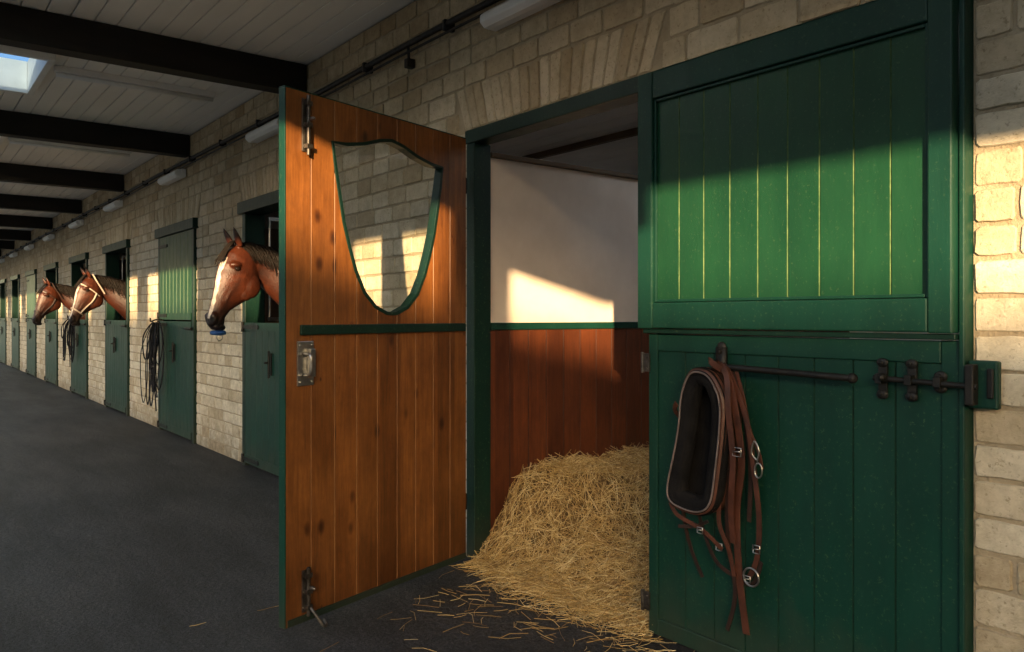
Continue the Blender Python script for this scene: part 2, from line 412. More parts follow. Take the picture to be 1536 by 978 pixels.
slab(mb,XL,XR,-3.55,4,TOP+.024,TOP+.12,HOLES+STALLH)
link('ceiling',mb.mesh('ceiling',[M['ceil']]),kind='structure',bev=.003)
t=.045
for a,b in sorted(SKY):
    sk=link('skylight',None,loc=(0,0,0),label='white framed skylight in the boarded ceiling, all but one added for fill light',cat='skylight',group='skylights in the aisle ceiling')
    mb=MB(); z0,z1=TOP-.05,TOP+(.40 if a!=-7.24 else .20)
    mb.box(a-t,b+t,SY1,SY1+t,z0,z1); mb.box(a-t,b+t,SY0-t,SY0,z0,z1)
    mb.box(a-t,a,SY0+.001,SY1-.001,z0,z1); mb.box(b,b+t,SY0+.001,SY1-.001,z0,z1)
    link('frame',mb.mesh('skf',[M['whitep']]),sk,bev=.004)
    if a==-7.24:
        mb=MB(); mb.box(a-.03,b+.03,SY0-.03,SY1+.03,z1+.004,z1+.008); link('roof_sheet',mb.mesh('rs',[M['poly']]),sk)
    else:
        mb=MB(); n=max(4,int((b-a)/.22))
        for i in range(1,n):
            x=a+(b-a)*i/n; mb.box(x-.008,x+.008,SY0+.001,SY1-.001,TOP+.36,TOP+.385)
        link('glazing_bar',mb.mesh('skb',[M['whitep']]),sk)
for a,b,c,d in STALL:
    mb=MB(); z0,z1=2.60,TOP+.16
    mb.box(a-.03,b+.03,d,d+.03,z0,z1); mb.box(a-.03,b+.03,c-.03,c,z0,z1); mb.box(a-.03,a,c+.001,d-.001,z0,z1); mb.box(b,b+.03,c+.001,d-.001,z0,z1)
    link('fill_light_shaft',mb.mesh('rl',[M['whitep']]),label='unseen white lined shaft added to let fill light into the stalls',cat='skylight')

mb=MB(); mb.box(-.07,.07,-3.39,-.013,0,.205); bme=mb.mesh('beam',[M['beam']])
for k in range(-1,10):
    link('ceiling_beam',bme,loc=(-5.43-2.8*k,0,2.822),bev=.006,label='black painted timber beam crossing under the ceiling',cat='beam',group='black ceiling beams')
mbh=MB(); mbh.box(-.035,.035,-.56,.56,-.045,0); lh=mbh.mesh('h',[M['white']])
mbd=MB(); mbd.tube([(0,-.55,-.06),(0,.55,-.06)],.018,10,up=(0,0,1)); ld=mbd.mesh('d',[M['white']],True)
for k in range(0,8):
    e=link('strip_light',lh,loc=(-6.5-2.8*k,-.86,TOP),bev=.004,label='unlit fluorescent batten on the boarded ceiling',cat='ceiling light',group='ceiling battens')
    link('tube',ld,e)
mbh=MB(); mbh.box(-.34,.34,-.045,-.0,-.03,.05); wh=mbh.mesh('wh',[M['white']])
mbd=MB(); prof=[(-.05,0),(-.045,-.035),(-.02,-.06),(.02,-.06),(.045,-.035),(.05,0)]
mbd.loft([[(x,-.0455+p[1],.005+p[0]*.85) for p in prof] for x in (-.33,-.32,.32,.33)]); wd=mbd.mesh('wd',[M['white']])
for x in [-2.78]+CEN:
    e=link('wall_light',wh,loc=(x,-.012,2.66),bev=.004,label='unlit white bulkhead light mounted high on the brick wall',cat='wall light',group='wall lights above stable doors')
    link('diffuser',wd,e,bev=.006)
mb=MB(); pts=[(x,-.045+.004*math.sin(x*2.1),2.765+.006*math.sin(x*1.3)) for x in [XL+.5*i for i in range(75)]]
mb.tube(pts,.017,8); mb.tube([(p[0],p[1]-.002,p[2]-.045) for p in pts],.008,6)
x=XR-.3
while x>XL:
    mb.box(x-.012,x+.012,-.068,-.004,2.735,2.79); x-=.9
link('cable_conduit',mb.mesh('conduit',[M['iron']],True),label='black cable conduit clipped along the top of brick wall',cat='pipe')
mb=MB(); mb.box(-3.92,-3.88,-.06,-.01,2.64,2.69); mb.tube([(-3.9,-.04,2.69),(-3.9,-.045,2.76)],.009,8,up=(1,0,0))
link('junction_box',mb.mesh('jb',[M['iron']]),bev=.004,label='small black junction box under the conduit',cat='junction box')

# stall interiors
mb=MB(); mb.box(XL,XR,3.6,3.75,0,3.03); link('stable_back_wall',mb.mesh('bw',[M['plaster']]),label='plain plastered back wall behind the stalls',cat='wall')
mb=MB(); mb.box(XR+.05,XR+.25,-3.6,3.75,0,3.03); link('end_shading_wall',mb.mesh('ew',[M['render']]),label='unseen rendered wall added at the aisle end to darken the open door',cat='wall')  # unseen, added to keep open-end daylight off the open door
mb=MB(); strips(mb,XL,XR,WT+.01,3.59,.2,2.62,2.65,STALLH)
slab(mb,XL,XR,WT+.01,3.598,2.652,2.75,STALLH)
link('stall_ceiling',mb.mesh('sc',[M['ceil']]),kind='structure')
pt=link('stall_partition',None,label='stall partition with cream plaster above mahogany boards',cat='partition')
XP=-3.30; YP=.09
mb=MB(); mb.box(XP-.10,XP-.02,YP,3.598,0,2.06); link('plaster_panel',mb.mesh('pp',[M['plaster']]),pt)
mb=MB(); mb.box(XP-.13,XP+.01,YP,3.595,2.06,2.085); link('cap_rail',mb.mesh('cap',[M['roofd']]),pt,bev=.005)
mb=MB(); board_slab(mb,YP,3.598,0,1.165,0,.018,28,0,1,0,back=False,g=.003)
mb.v=[(XP-v[1],v[0],v[2]) for v in mb.v]
link('wainscot',mb.mesh('wain',[M['mahog'],M['mahogg']]),pt)
mb=MB(); mb.box(XP-.0185,XP+.012,YP,3.595,1.167,1.205); link('green_rail',mb.mesh('gr',[M['greenlow']]),pt,bev=.004)
mb=MB(); mb.box(-7.2,-3.6,1.95,2.0,2.57,2.619); link('stall_joist',mb.mesh('sj',[M['roofd']]),bev=.005,label='dark timber joist under the stall ceiling',cat='beam')
mb=MB(); mb.box(-.92,-.84,WT+.01,3.596,0,2.06); link('partition_wall',mb.mesh('pw',[M['plaster']]),label='cream plastered partition at the side of the open stall',cat='partition',bev=.004)
mp=MB(); mp.box(-.04,.04,.163,3.596,0,2.06); mpm=mp.mesh('pw2',[M['stalldark']])
for i in range(len(CEN)):
    link('partition_wall',mpm,loc=(CEN[i]-1.33,0,0),label='brown timber partition between stalls',cat='partition',bev=.004,group='partitions between stalls')

# ---------------------------------------------------------------- main doorway frame
fr=link('door_frame',None,label='dark green timber frame around the open stall doorway',cat='door frame')
mb=MB(); mb.box(-3.36,-3.29,-.020,.085,0,2.118); link('post',mb.mesh('p',[M['greendark']]),fr,bev=.005)
mb=MB(); mb.box(-2.095,-2.03,.0,.085,0,2.118); link('post',mb.mesh('p',[M['greendark']]),fr,bev=.005)
mb=MB(); mb.box(-.963,-.947,-.05,.085,0,2.188); link('post',mb.mesh('p',[M['greenlow']]),fr,bev=.004)
mb=MB(); mb.box(-3.369,-.966,-.025,.083,2.12,2.188); link('lintel',mb.mesh('l',[M['greendark']]),fr,bev=.005)

# closed stable door
sd=link('stable_door',None,label='closed green two-part stable door with planked panels',cat='stable door')
ul=MB(); board_slab(ul,-2.044,-1.033,1.291,2.059,-.058,-.036,9,0,1,0,back=False,g=.0028,gd=.007)
upper=link('upper_leaf',ul.mesh('ulp',[M['green'],M['worn']]),sd)
mb=MB()
mb.box(-2.118,-2.045,-.082,-.034,1.192,2.165); mb.box(-1.032,-.966,-.082,-.034,1.192,2.165)
mb.box(-2.0445,-1.0325,-.080,-.034,2.06,2.163); mb.box(-2.0445,-1.0325,-.080,-.034,1.194,1.29)
link('stile_and_rail_frame',mb.mesh('ulf',[M['greenlow']]),upper,bev=.005)
mb=MB(); mb.box(-2.044,-2.034,-.070,-.0585,1.292,2.058); mb.box(-1.043,-1.033,-.070,-.0585,1.292,2.058)
mb.box(-2.033,-1.044,-.070,-.0585,2.048,2.058); mb.box(-2.033,-1.044,-.070,-.0585,1.292,1.302)
link('panel_bead',mb.mesh('ulb',[M['greenlow']]),upper,bev=.002)
ll=MB(); board_slab(ll,-2.055,-1.015,.085,1.105,-.030,-.004,8,0,1,0,back=False,g=.003,gd=.006)
lower=link('lower_leaf',ll.mesh('llp',[M['greenlow'],M['wornlow']]),sd)
mb=MB(); mb.box(-2.10,-2.056,-.038,-.002,.02,1.172); mb.box(-1.014,-.966,-.038,-.002,.02,1.172)
mb.box(-2.0555,-1.0145,-.037,-.002,1.106,1.171); mb.box(-2.0555,-1.0145,-.037,-.002,.02,.084)
link('stile_and_rail_frame',mb.mesh('llf',[M['greenlow']]),lower,bev=.004)
mb=MB(); mb.box(-2.108,-.966,-.062,-.03,1.174,1.190); link('drip_rail',mb.mesh('dr',[M['greendark']]),lower,bev=.003)
for z in (1.06,.14):
    mb=MB(); mb.box(-2.122,-2.090,-.047,-.039,z-.035,z+.035); mb.tube([(-2.124,-.045,z-.04),(-2.124,-.045,z+.04)],.008,8,up=(0,-1,0))
    mb.ell((-2.1,-.048,z+.02),(.005,.004,.005),6); mb.ell((-2.1,-.048,z-.02),(.005,.004,.005),6)
    link('hinge',mb.mesh('h',[M['iron2']]),lower,bev=.0015)
DXB=.03
mb=MB(); mb.tube(cr([(-1.80,-.055,1.075),(-1.77,-.10,1.07),(-1.70,-.105,1.066),(-1.5,-.105,1.061),(-1.30,-.105,1.056),(-1.275,-.10,1.055)],5),.011,10,up=(0,0,1))
mb.ell((-1.27,-.10,1.055),(.017,.015,.016),10)
mb.box(-1.802,-1.762,-.052,-.0385,1.02,1.13); mb.ell((-1.782,-.045,1.13),(.02,.008,.02),10); mb.ell((-1.782,-.056,1.115),(.007,.006,.007),8); mb.ell((-1.782,-.056,1.04),(.007,.006,.007),8)
link('harness_bar',mb.mesh('hb',[M['iron']],True),lower,loc=(DXB,0,0))
mb=MB(); mb.tube([(-1.225,-.062,1.058),(-.94,-.062,1.050)],.0085,10,up=(0,0,1))
for x in (-1.205,-1.12,-1.04):
    hh=.055 if x<-1.1 else .02
    mb.box(x-.013,x+.013,-.048,-.0385,1.056-hh,1.056+hh); mb.box(x-.010,x+.010,-.076,-.0485,1.043,1.071)
    for s in (-1,1):
        mb.ell((x,-.048,1.056+s*hh*.85),(.019,.008,.014),8); mb.ell((x,-.056,1.056+s*hh*.85),(.006,.005,.006),6)
mb.ell((-1.19,-.075,1.062),(.012,.02,.012),8)
link('bolt',mb.mesh('bolt',[M['iron']]),lower,bev=.0015,loc=(DXB,0,0))
mb=MB(); mb.box(-.943,-.868,-.04,-.0125,.99,1.12); link('bolt_keeper',mb.mesh('bk',[M['greenlow']]),sd,bev=.006)
mb=MB(); mb.box(-.938,-.915,-.075,-.0405,1.0,1.11); mb.box(-.893,-.876,-.05,-.0405,1.02,1.10)
link('keeper_staple',mb.mesh('ks',[M['iron']]),sd,bev=.004)

# ---------------------------------------------------------------- open door
DW=1.15
od=link('open_stable_door',None,loc=(-3.31,-.045,0),rot=(0,0,math.radians(-73.4)),label='tall varnished pine stable door standing open with shield-shaped window',cat='stable door')
shield=[(.221,1.955),(.30,1.958),(.40,1.978),(.49,2.008),(.568,2.022),(.646,2.008),(.736,1.978),(.836,1.958),(.915,1.955),
        (.900,1.86),(.878,1.75),(.853,1.63),(.822,1.53),(.785,1.43),(.735,1.34),(.67,1.28),(.60,1.252),(.568,1.25),(.536,1.252),(.466,1.28),(.401,1.34),(.351,1.43),(.314,1.53),(.283,1.63),(.258,1.75),(.236,1.86)]
db=MB(); board_slab(db,0.04,DW-.0,.03,2.125,-.018,.018,9,2,1,0,g=.0024,gd=.004,mi_e=2)
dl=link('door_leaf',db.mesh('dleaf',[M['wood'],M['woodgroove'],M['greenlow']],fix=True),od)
cut=MB(); cut.loft([[(p[0],y,p[1]) for p in shield] for y in (-.1,.1)])
co=link('cutter',cut.mesh('cut',[M['greenlow']],fix=True),od)
bpy.context.view_layer.update()
bo=dl.modifiers.new('bo','BOOLEAN'); bo.operation='DIFFERENCE'; bo.object=co; bo.solver='EXACT'
dg=bpy.context.evaluated_depsgraph_get(); dg.update()
nm=bpy.data.meshes.new_from_object(dl.evaluated_get(dg)); dl.modifiers.clear(); dl.data=nm
bpy.data.objects.remove(co)
mb=MB(); mb.sweep([(p[0],0,p[1]) for p in shield],[(-.008,-.023),(.008,-.023),(.008,.023),(-.008,.023)],(0,1,0),0,True)
link('window_frame',mb.mesh('wf',[M['greendark']]),od,bev=.002)
mb=MB(); mb.loft([[(p[0],y,p[1]) for p in shield] for y in (-.002,.002)])
link('window_pane',mb.mesh('wp',[M['glass']]),od)
mb=MB(); mb.box(.055,1.085,.0185,.032,1.165,1.205); link('cross_strip',mb.mesh('cs',[M['greendark']]),od,bev=.003)
mb=MB(); mb.box(.045,1.145,.0185,.025,.031,.06); link('kick_strip',mb.mesh('kst',[M['greendark']]),od,bev=.003)
mb=MB(); mb.box(DW+.0005,DW+.006,-.0185,.0185,.03,2.125); mb.box(.04,DW+.006,-.0185,.0185,2.1255,2.131); link('painted_edge',mb.mesh('pe',[M['greenlow']]),od,bev=.002)
def vbolt(z0,z1,name,hook=False):
    mb=MB(); x=1.055; f=.0185
    mb.box(x-.02,x+.02,f,f+.006,z0,z1); mb.tube([(x,f+.018,z0-.015),(x,f+.018,z1+.012)],.0075,8,up=(0,1,0))
    for z in (z0+.02,(z0+z1)/2,z1-.02):
        mb.box(x-.014,x+.014,f+.007,f+.028,z-.009,z+.009); mb.ell((x-.016,f+.008,z),(.004,.003,.004),6); mb.ell((x+.016,f+.008,z),(.004,.003,.004),6)
    mb.ell((x,f+.04,(z0*.4+z1*.6)),(.009,.018,.009),8)
    if hook:
        mb.tube(cr([(x,.05,z0+.02),(x-.005,.08,z0-.01),(x-.02,.10,z0-.045),(x-.045,.09,z0-.05),(x-.05,.07,z0-.035)],5),.006,8,up=(1,0,0))
    link(name,mb.mesh('vb',[M['iron2']]),od,bev=.001)
vbolt(1.89,2.10,'top_bolt'); vbolt(.07,.235,'bottom_bolt',True)
mb=MB(); mb.box(1.02,1.10,.0185,.027,.965,1.14); mb.box(1.03,1.055,.028,.05,1.0,1.11); mb.tube(cr([(1.07,.03,1.09),(1.07,.065,1.085),(1.07,.07,1.05),(1.07,.065,1.01),(1.07,.03,1.005)],5),.007,8,up=(1,0,0))
for z in (.98,1.125):
    for x in (1.03,1.09): mb.ell((x,.028,z),(.005,.004,.005),6)
link('latch',mb.mesh('la',[M['steel']]),od,bev=.0015)
for z in (1.9,.3):
    mb=MB(); mb.box(.0,.19,-.026,-.0185,z-.02,z+.02); mb.tube([(0,-.02,z-.04),(0,-.02,z+.04)],.011,8)
    link('strap_hinge',mb.mesh('sh',[M['iron']]),od,bev=.001)

# ---------------------------------------------------------------- row of stable doors
def unit():
    d={}
    mb=MB(); mb.box(-.648,-.58,-.03,.14,0,2.088); mb.box(.58,.648,-.03,.14,0,2.088); mb.box(-.70,.70,-.055,.138,2.09,2.188); d['frame']=mb.mesh('uf',[M['greendark']])
    mb=MB(); board_slab(mb,-.576,.576,.03,1.185,-.028,.008,9,0,1,0,back=False,g=.004,gd=.005)
    mb.box(-.575,.575,-.036,-.0285,1.12,1.184); mb.box(-.575,.575,-.036,-.0285,.031,.10)
    d['lower']=mb.mesh('ulo',[M['greenlow'],M['wornlow']])
    mb=MB(); board_slab(mb,-.576,.576,1.20,2.085,-.028,.008,9,0,1,0,back=False,g=.004,gd=.006)
    mb.box(-.575,.575,-.036,-.0285,1.201,1.27); d['upper']=mb.mesh('uup',[M['green'],M['worn']])
    mb=MB()
    mb.box(-.60,-.28,-.044,-.0365,1.135,1.165); mb.box(-.60,-.28,-.044,-.0365,.05,.08); mb.ell((-.27,-.04,1.15),(.025,.006,.02),8); mb.ell((-.27,-.04,.065),(.025,.006,.02),8)
    mb.tube([(-.60,-.042,1.11),(-.60,-.042,1.19)],.012,8); mb.tube([(-.60,-.042,.03),(-.60,-.042,.10)],.012,8)
    d['hl']=mb.mesh('hl',[M['iron']])
    mb=MB(); mb.box(-.60,-.28,-.044,-.0365,1.23,1.26); mb.box(-.60,-.28,-.037,-.0285,1.97,2.0); mb.tube([(-.60,-.042,1.21),(-.60,-.042,1.28)],.012,8)
    d['hu']=mb.mesh('hu',[M['iron']])
    mb=MB(); mb.box(-.02,.01,-.038,-.0285,.78,.95); mb.tube([(-.005,-.05,.76),(-.005,-.05,.97)],.009,8); mb.ell((-.005,-.068,.88),(.01,.02,.01),8)
    mb.box(.42,.62,-.046,-.037,1.10,1.13); mb.tube([(.42,-.055,1.115),(.64,-.055,1.115)],.008,8,up=(0,0,1))
    d['bolt']=mb.mesh('ub',[M['iron']])
    mb=MB(); mb.box(0,.03,.16,.9,1.2,1.23); mb.box(0,.03,.16,.9,2.04,2.07)
    y=.17
    while y<.9:
        mb.tube([(.015,y,1.22),(.015,y,2.05)],.009,6); y+=.09
    d['grille']=mb.mesh('ug',[M['steel']])
    return d
ud=unit()
CLOSED={1,5,8}
for i,c in enumerate(CEN):
    closed=i in CLOSED
    e=link('stable_door',None,loc=(c,0,0),cat='stable door',group='row of green stable doors',
           label='green stable door with both halves shut' if closed else 'green stable door with open upper half and dark stall behind')
    link('frame',ud['frame'],e,bev=.005)
    lo=link('lower_leaf',ud['lower'],e,bev=0); link('hinge',ud['hl'],lo); link('bolt',ud['bolt'],lo)
    if closed:
        u=link('upper_leaf',ud['upper'],e); link('hinge',ud['hu'],u)
    else:
        link('grille',ud['grille'],e,loc=(-.57,0,0))

# ---------------------------------------------------------------- unseen yard side, added to shape the low sun into bands
EB=2.585
def pier(x0,x1):
    mb=MB(); mb.box(x0,x1,-3.56,-3.41,0,EB-.002); link('sun_shaping_pier',mb.mesh('pier',[M['render']]),bev=.01,label='unseen rendered pier placed to shape the sun patches',cat='pier',group='unseen piers shaping the sun patches')  # unseen, spaced to throw shade between the sun patches
for a,b in ((.50,.76),(-1.75,-.84),(-4.0,-2.9),(-6.35,-6.0),(-9.1,-8.2),(-11.6,-11.1),(-14.4,-13.7),(-17.0,-16.4),(-19.7,-19.0),(-22.4,-21.7),(-25,-24.4),(-28,-27.3),(-31,-30.4)):
    pier(a,b)
mb=MB(); mb.box(XL,XR+6,-3.6,-3.4,EB,3.02); mb.box(.78,1.675,-3.55,-3.42,2.40,EB-.001)  # unseen top edge of the sun band; dropped piece lowers the stall patch
link('sun_cutoff_eaves',mb.mesh('eb',[M['beam']]),bev=.01,label='unseen dark eaves board added to cut off the sun band at the top',cat='beam')
yb=link('sun_blocking_building',None,label='unseen block with slate roof, added to cut off the sun band at the bottom',cat='building')
mb=MB(); mb.box(-45,45,-21,-15.2,0,3.4); link('wall',mb.mesh('ybw',[M['render']]),yb)  # unseen occluder, its ridge sets the lower edge of the sun band
mb=MB(); mb.add([(-45.5,-14.9,3.35),(45.5,-14.9,3.35),(45.5,-18,5.68),(-45.5,-18,5.68),(-45.5,-21.3,3.35),(45.5,-21.3,3.35)],[(0,1,2,3),(3,2,5,4),(0,3,4),(1,5,2),(0,4,5,1)])
link('roof',mb.mesh('ybr',[M['tiles']]),yb)

# ---------------------------------------------------------------- straw
def sm(t): t=max(0,min(1,t)); return t*t*(3-2*t)
def H(x,y):
    # banked against the partition, sloping down towards the doorway
    k=sm((x+3.30)/1.0)
    ramp_=.34+1.25*k
    t=max(0,min(1,(y+.03)/ramp_)); t=sm(t)*(.75-.45*k)+t*(.25+.45*k)
    h=(.40+.03*sm(y/1.2))*t*(.80+.20*math.exp(-max(0,x+3.28)/.9))
    h+=.040*mnoise.noise(Vector((x*2.6,y*2.6,1)))*min(1,t*2)+.028*mnoise.noise(Vector((x*8,y*8,4)))*min(1,t*2.5)
    return max(h,0)+.002
mb=MB(); nx,ny=100,130; vs=[]
for j in range(ny+1):
    for i in range(nx+1):
        x=-3.285+2.34*i/nx; y=-.02+3.6*(j/ny)**1.3
        hh=H(x,y) if j>0 else -.01
        if y<.10 and x>-2.12: hh=-.01
        vs.append((x,y,hh))
mb.add(vs,[(j*(nx+1)+i,j*(nx+1)+i+1,(j+1)*(nx+1)+i+1,(j+1)*(nx+1)+i) for j in range(ny) for i in range(nx)],1)
def stalk(x,y,z,L,tilt,r,slope=None):
    a=U(0,2*math.pi); d=Vector((math.cos(a),math.sin(a),tilt))
    if slope: d.z+=slope[0]*d.x+slope[1]*d.y
    d.normalize(); c=Vector((x,y,z))
    bend=Vector((U(-1,1),U(-1,1),U(-.6,.6)))*L*.12
    p=[c-d*L/2,c+bend,c+d*L/2]
    for q in p:
        q.z=max(q.z,.004); q.x=max(q.x,-3.286)
    mb.tube(p,r,3,0,up=(0,0,1))
cnt=0
while cnt<27000:
    x=U(-3.28,-1.6); y=-.05+2.2*R()**1.2
    if y<.11 and x>-2.12: continue
    gx=(H(x+.02,y)-H(x-.02,y))/.04; gy=(H(x,y+.02)-H(x,y-.02))/.04
    stalk(x,y,H(x,y)+U(-.006,.030),U(.05,.18),U(-.5,.5),U(.0008,.0017),(gx,gy)); cnt+=1
for _ in range(900):
    x=random.gauss(-2.72,.36); y=-.01-abs(random.gauss(0,.08))
    if x<-3.28 or (y>-.06 and x>-2.12): continue
    stalk(x,y,.006+U(0,.008),U(.05,.17),U(-.05,.05),U(.0008,.0015))
for _ in range(200):
    x=U(-3.0,-1.7); y=-.1-abs(random.gauss(0,.3))
    stalk(x,y,.006,U(.03,.13),0,U(.0008,.0014))
for (x,y,n) in ((-3.75,-1.0,3),(-3.4,-1.15,1),(-1.75,-.42,16),(-2.0,-.45,16),(-5.5,-1.4,2)):
    for _ in range(n): stalk(x+U(-.16,.16),y+U(-.06,.06),.006,U(.06,.22),0,.0013)
link('straw_bedding',mb.mesh('straw',[M['straw'],M['strawbase']]),kind='stuff')

# ---------------------------------------------------------------- collar and harness
hc=link('horse_collar',None,loc=(.045,0,0),label='black padded horse collar with brown leather rim hanging on green door',cat='horse collar')
ol=[(-1.85,1.047),(-1.885,.97),(-1.896,.855),(-1.918,.74),(-1.942,.635),(-1.935,.581),(-1.885,.56),(-1.80,.558),(-1.748,.60),(-1.728,.716),(-1.714,.855),(-1.716,.96),(-1.755,1.033),(-1.80,1.057)]
cxx=sum(p[0] for p in ol)/len(ol); czz=sum(p[1] for p in ol)/len(ol)
def oline(k,y,kz=None):
    kz=kz or k
    return cr([(cxx+(p[0]-cxx)*k,y+.03*(p[1]-.55),czz+(p[1]-czz)*kz) for p in ol],5,True)
mb=MB(); mb.sweep(oline(.97,-.115),[(-.008,-.055),(.008,-.055),(.010,.0),(.008,.05),(-.005,.052)],(0,-1,0),0,True)
link('leather_rim',mb.mesh('cl',[M['leather']],True),hc)
mb=MB(); mb.tube(oline(.955,-.171),.0034,8,0,True); link('piping',mb.mesh('cp',[M['pipingm']],True),hc)
mb=MB(); mb.tube(oline(.77,-.132,.885),.034,12,0,True); mb.tube(oline(.91,-.152,.950),.017,8,0,True)
fan=oline(.86,-.075,.92); n=len(fan); mb.add([tuple(p) for p in fan]+[(cxx,-.06,czz)],[(i,(i+1)%n,n) for i in range(n)])
link('padding',mb.mesh('cpad',[M['pad']],True),hc)
hn=link('leather_harness',None,loc=(.045,0,0),label='brown leather harness straps with steel buckles hanging beside the collar',cat='harness')
straps=[([(-1.76,-.12,1.072),(-1.715,-.13,1.052),(-1.675,-.135,.95),(-1.66,-.12,.762),(-1.692,-.10,.58),(-1.695,-.09,.37),(-1.677,-.07,.165)],.027,0),
([(-1.75,-.12,1.075),(-1.70,-.14,1.035),(-1.692,-.15,.93),(-1.682,-.14,.762),(-1.70,-.12,.60),(-1.705,-.10,.47)],.023,0),
([(-1.735,-.11,1.075),(-1.70,-.12,1.03),(-1.64,-.12,.90),(-1.62,-.11,.76),(-1.607,-.10,.58),(-1.617,-.09,.44),(-1.655,-.08,.362)],.019,0),
([(-1.72,-.10,1.07),(-1.68,-.11,.99),(-1.655,-.10,.88),(-1.648,-.09,.72),(-1.655,-.08,.55)],.016,1),
([(-1.70,-.10,1.065),(-1.66,-.11,.98),(-1.632,-.11,.86),(-1.60,-.11,.80),(-1.598,-.10,.74)],.012,0),
([(-1.90,-.13,.56),(-1.914,-.10,.49),(-1.905,-.08,.40),(-1.857,-.07,.31)],.014,1),
([(-1.83,-.13,.56),(-1.83,-.10,.48),(-1.785,-.09,.39),(-1.714,-.08,.352),(-1.642,-.08,.345),(-1.605,-.09,.43)],.014,1),
([(-1.72,-.11,.72),(-1.73,-.10,.50),(-1.714,-.08,.30),(-1.757,-.07,.155)],.016,1),
([(-1.745,-.12,.62),(-1.75,-.12,.53),(-1.72,-.11,.45),(-1.70,-.10,.36)],.016,0),
([(-1.945,-.15,.575),(-1.89,-.165,.54),(-1.80,-.15,.505),(-1.73,-.13,.45)],.015,0),
([(-1.93,-.09,.86),(-1.945,-.12,.90),(-1.92,-.14,.93)],.02,0),
([(-1.92,-.13,.49),(-1.86,-.12,.50),(-1.80,-.12,.53)],.012,1),
([(-1.80,-.11,1.085),(-1.77,-.14,1.085),(-1.74,-.13,1.06),(-1.72,-.1,1.04)],.022,0)]
for pth,w,mi in straps:
    mb=MB(); mb.strap(cr([(p[0]+U(-.004,.004),p[1],p[2]) for p in pth],7),w,.0042,0); link('strap',mb.mesh('st',[M['leatherd' if mi else 'leather']]),hn,bev=.0008)
for x,y,z,w,h in ((-1.662,-.142,.79,.032,.028),(-1.608,-.112,.475,.025,.026),(-1.745,-.128,.455,.024,.024),(-1.80,-.16,.505,.022,.02),(-1.655,-.095,.362,.022,.02)):
    mb=MB(); c=[(x-w/2,y,z-h/2),(x,y-.002,z-h/2),(x+w/2,y,z-h/2),(x+w/2,y,z+h/2),(x,y-.002,z+h/2),(x-w/2,y,z+h/2)]
    mb.tube(c,.0024,8,0,True); mb.tube([(x-w*.5,y-.004,z),(x+w*.45,y-.004,z+.003)],.002,6,up=(0,-1,0)); link('buckle',mb.mesh('bu',[M['steel']],True),hn)
mb=MB(); mb.tube([(-1.598+.014*math.cos(a),-.115,.735+.024*math.sin(a)) for a in [k*math.pi/8 for k in range(16)]],.003,8,0,True)
mb.tube(cr([(-1.60,-.115,.765),(-1.62,-.12,.79),(-1.61,-.12,.83),(-1.592,-.12,.80),(-1.60,-.12,.765)],5),.003,8)
link('snap_ring',mb.mesh('sr',[M['steel']],True),hn)
mb=MB(); mb.tube([(-1.64+.030*math.cos(a),-.095,.372+.030*math.sin(a)) for a in [k*math.pi/9 for k in range(18)]],.0034,8,0,True)
link('bit_ring',mb.mesh('br',[M['steel']],True),hn)

def ropes(x,ztop,zlow,n,seed,lab):
    random.seed(seed)
    e=link('lead_rope',None,loc=(x,-.06,ztop),label=lab,cat='rope')
    mb=MB()
    for i in range(n):
        L=(ztop-zlow)*U(.4,1.0); w=U(.04,.15); o=U(-.07,.07); yy=U(-.16,-.01)
        p=[(o*.2,yy*.5,0),(o-w,yy,-L*.35),(o-w*.8,yy-.01,-L*.8),(o,yy-.01,-L),(o+w*.8,yy,-L*.75),(o+w,yy,-L*.3)]
        mb.tube(cr(p,6,True),U(.004,.008),7,0,True)
    for i in range(3):
        p=[(U(-.02,.02),-.05,-.02),(U(-.07,.07),-.08,-.3),(U(-.1,.1),-.05,-.6),(U(-.1,.1),-.05,-(ztop-zlow)*U(.8,1.1))]
        mb.tube(cr(p,6),.007,7)
    mb.tube([(.05*math.cos(a),-.06+.03*math.sin(a),-.22+.01*math.sin(3*a)) for a in [k*math.pi/6 for k in range(12)]],.010,7,0,True,up=(0,0,1))
    link('rope_coil',mb.mesh('rc',[M['rope']],True),e)
    mb=MB(); mb.tube(cr([(0,.03,.03),(0,-.04,.03),(0,-.09,.01),(0,-.095,.05)],5),.008,8,up=(1,0,0)); mb.box(-.02,.02,.025,.035,-.02,.07)
    link('hook',mb.mesh('hk',[M['iron']]),e)
ropes(-9.08,1.17,.28,14,3,'bundle of dark lead ropes hanging on the shut stable door')
ropes(-14.1,1.2,.50,12,5,'coil of dark lead ropes on the stable door below a horse')
random.seed(11)

# ---------------------------------------------------------------- horses
def V2(p): return Vector((p[0],0,p[1]))
HR=[((.205,1.765),(.03,1.61),.076),((.285,1.715),(.025,1.52),.090),((.335,1.635),(.045,1.435),.098),((.362,1.55),(.095,1.37),.088),((.380,1.46),(.190,1.322),.068),
    ((.399,1.375),(.268,1.275),.053),((.421,1.30),(.308,1.226),.047),((.440,1.235),(.314,1.180),.050),((.438,1.18),(.328,1.145),.045),((.405,1.142),(.35,1.130),.029)]
NR=[((.215,1.765),(.05,1.54),.066),((.10,1.775),(-.01,1.46),.072),((-.06,1.755),(-.15,1.32),.084),((-.26,1.70),(-.33,1.12),.12),((-.52,1.60),(-.50,.95),.19)]
YAW=math.radians(14)
def bend(p):
    x,y,z=p; t=max(0,min(1,(x+.15)/.35)); t=t*t*(3-2*t); a=YAW*t
    return (x*math.cos(a)-y*math.sin(a),x*math.sin(a)+y*math.cos(a),z)
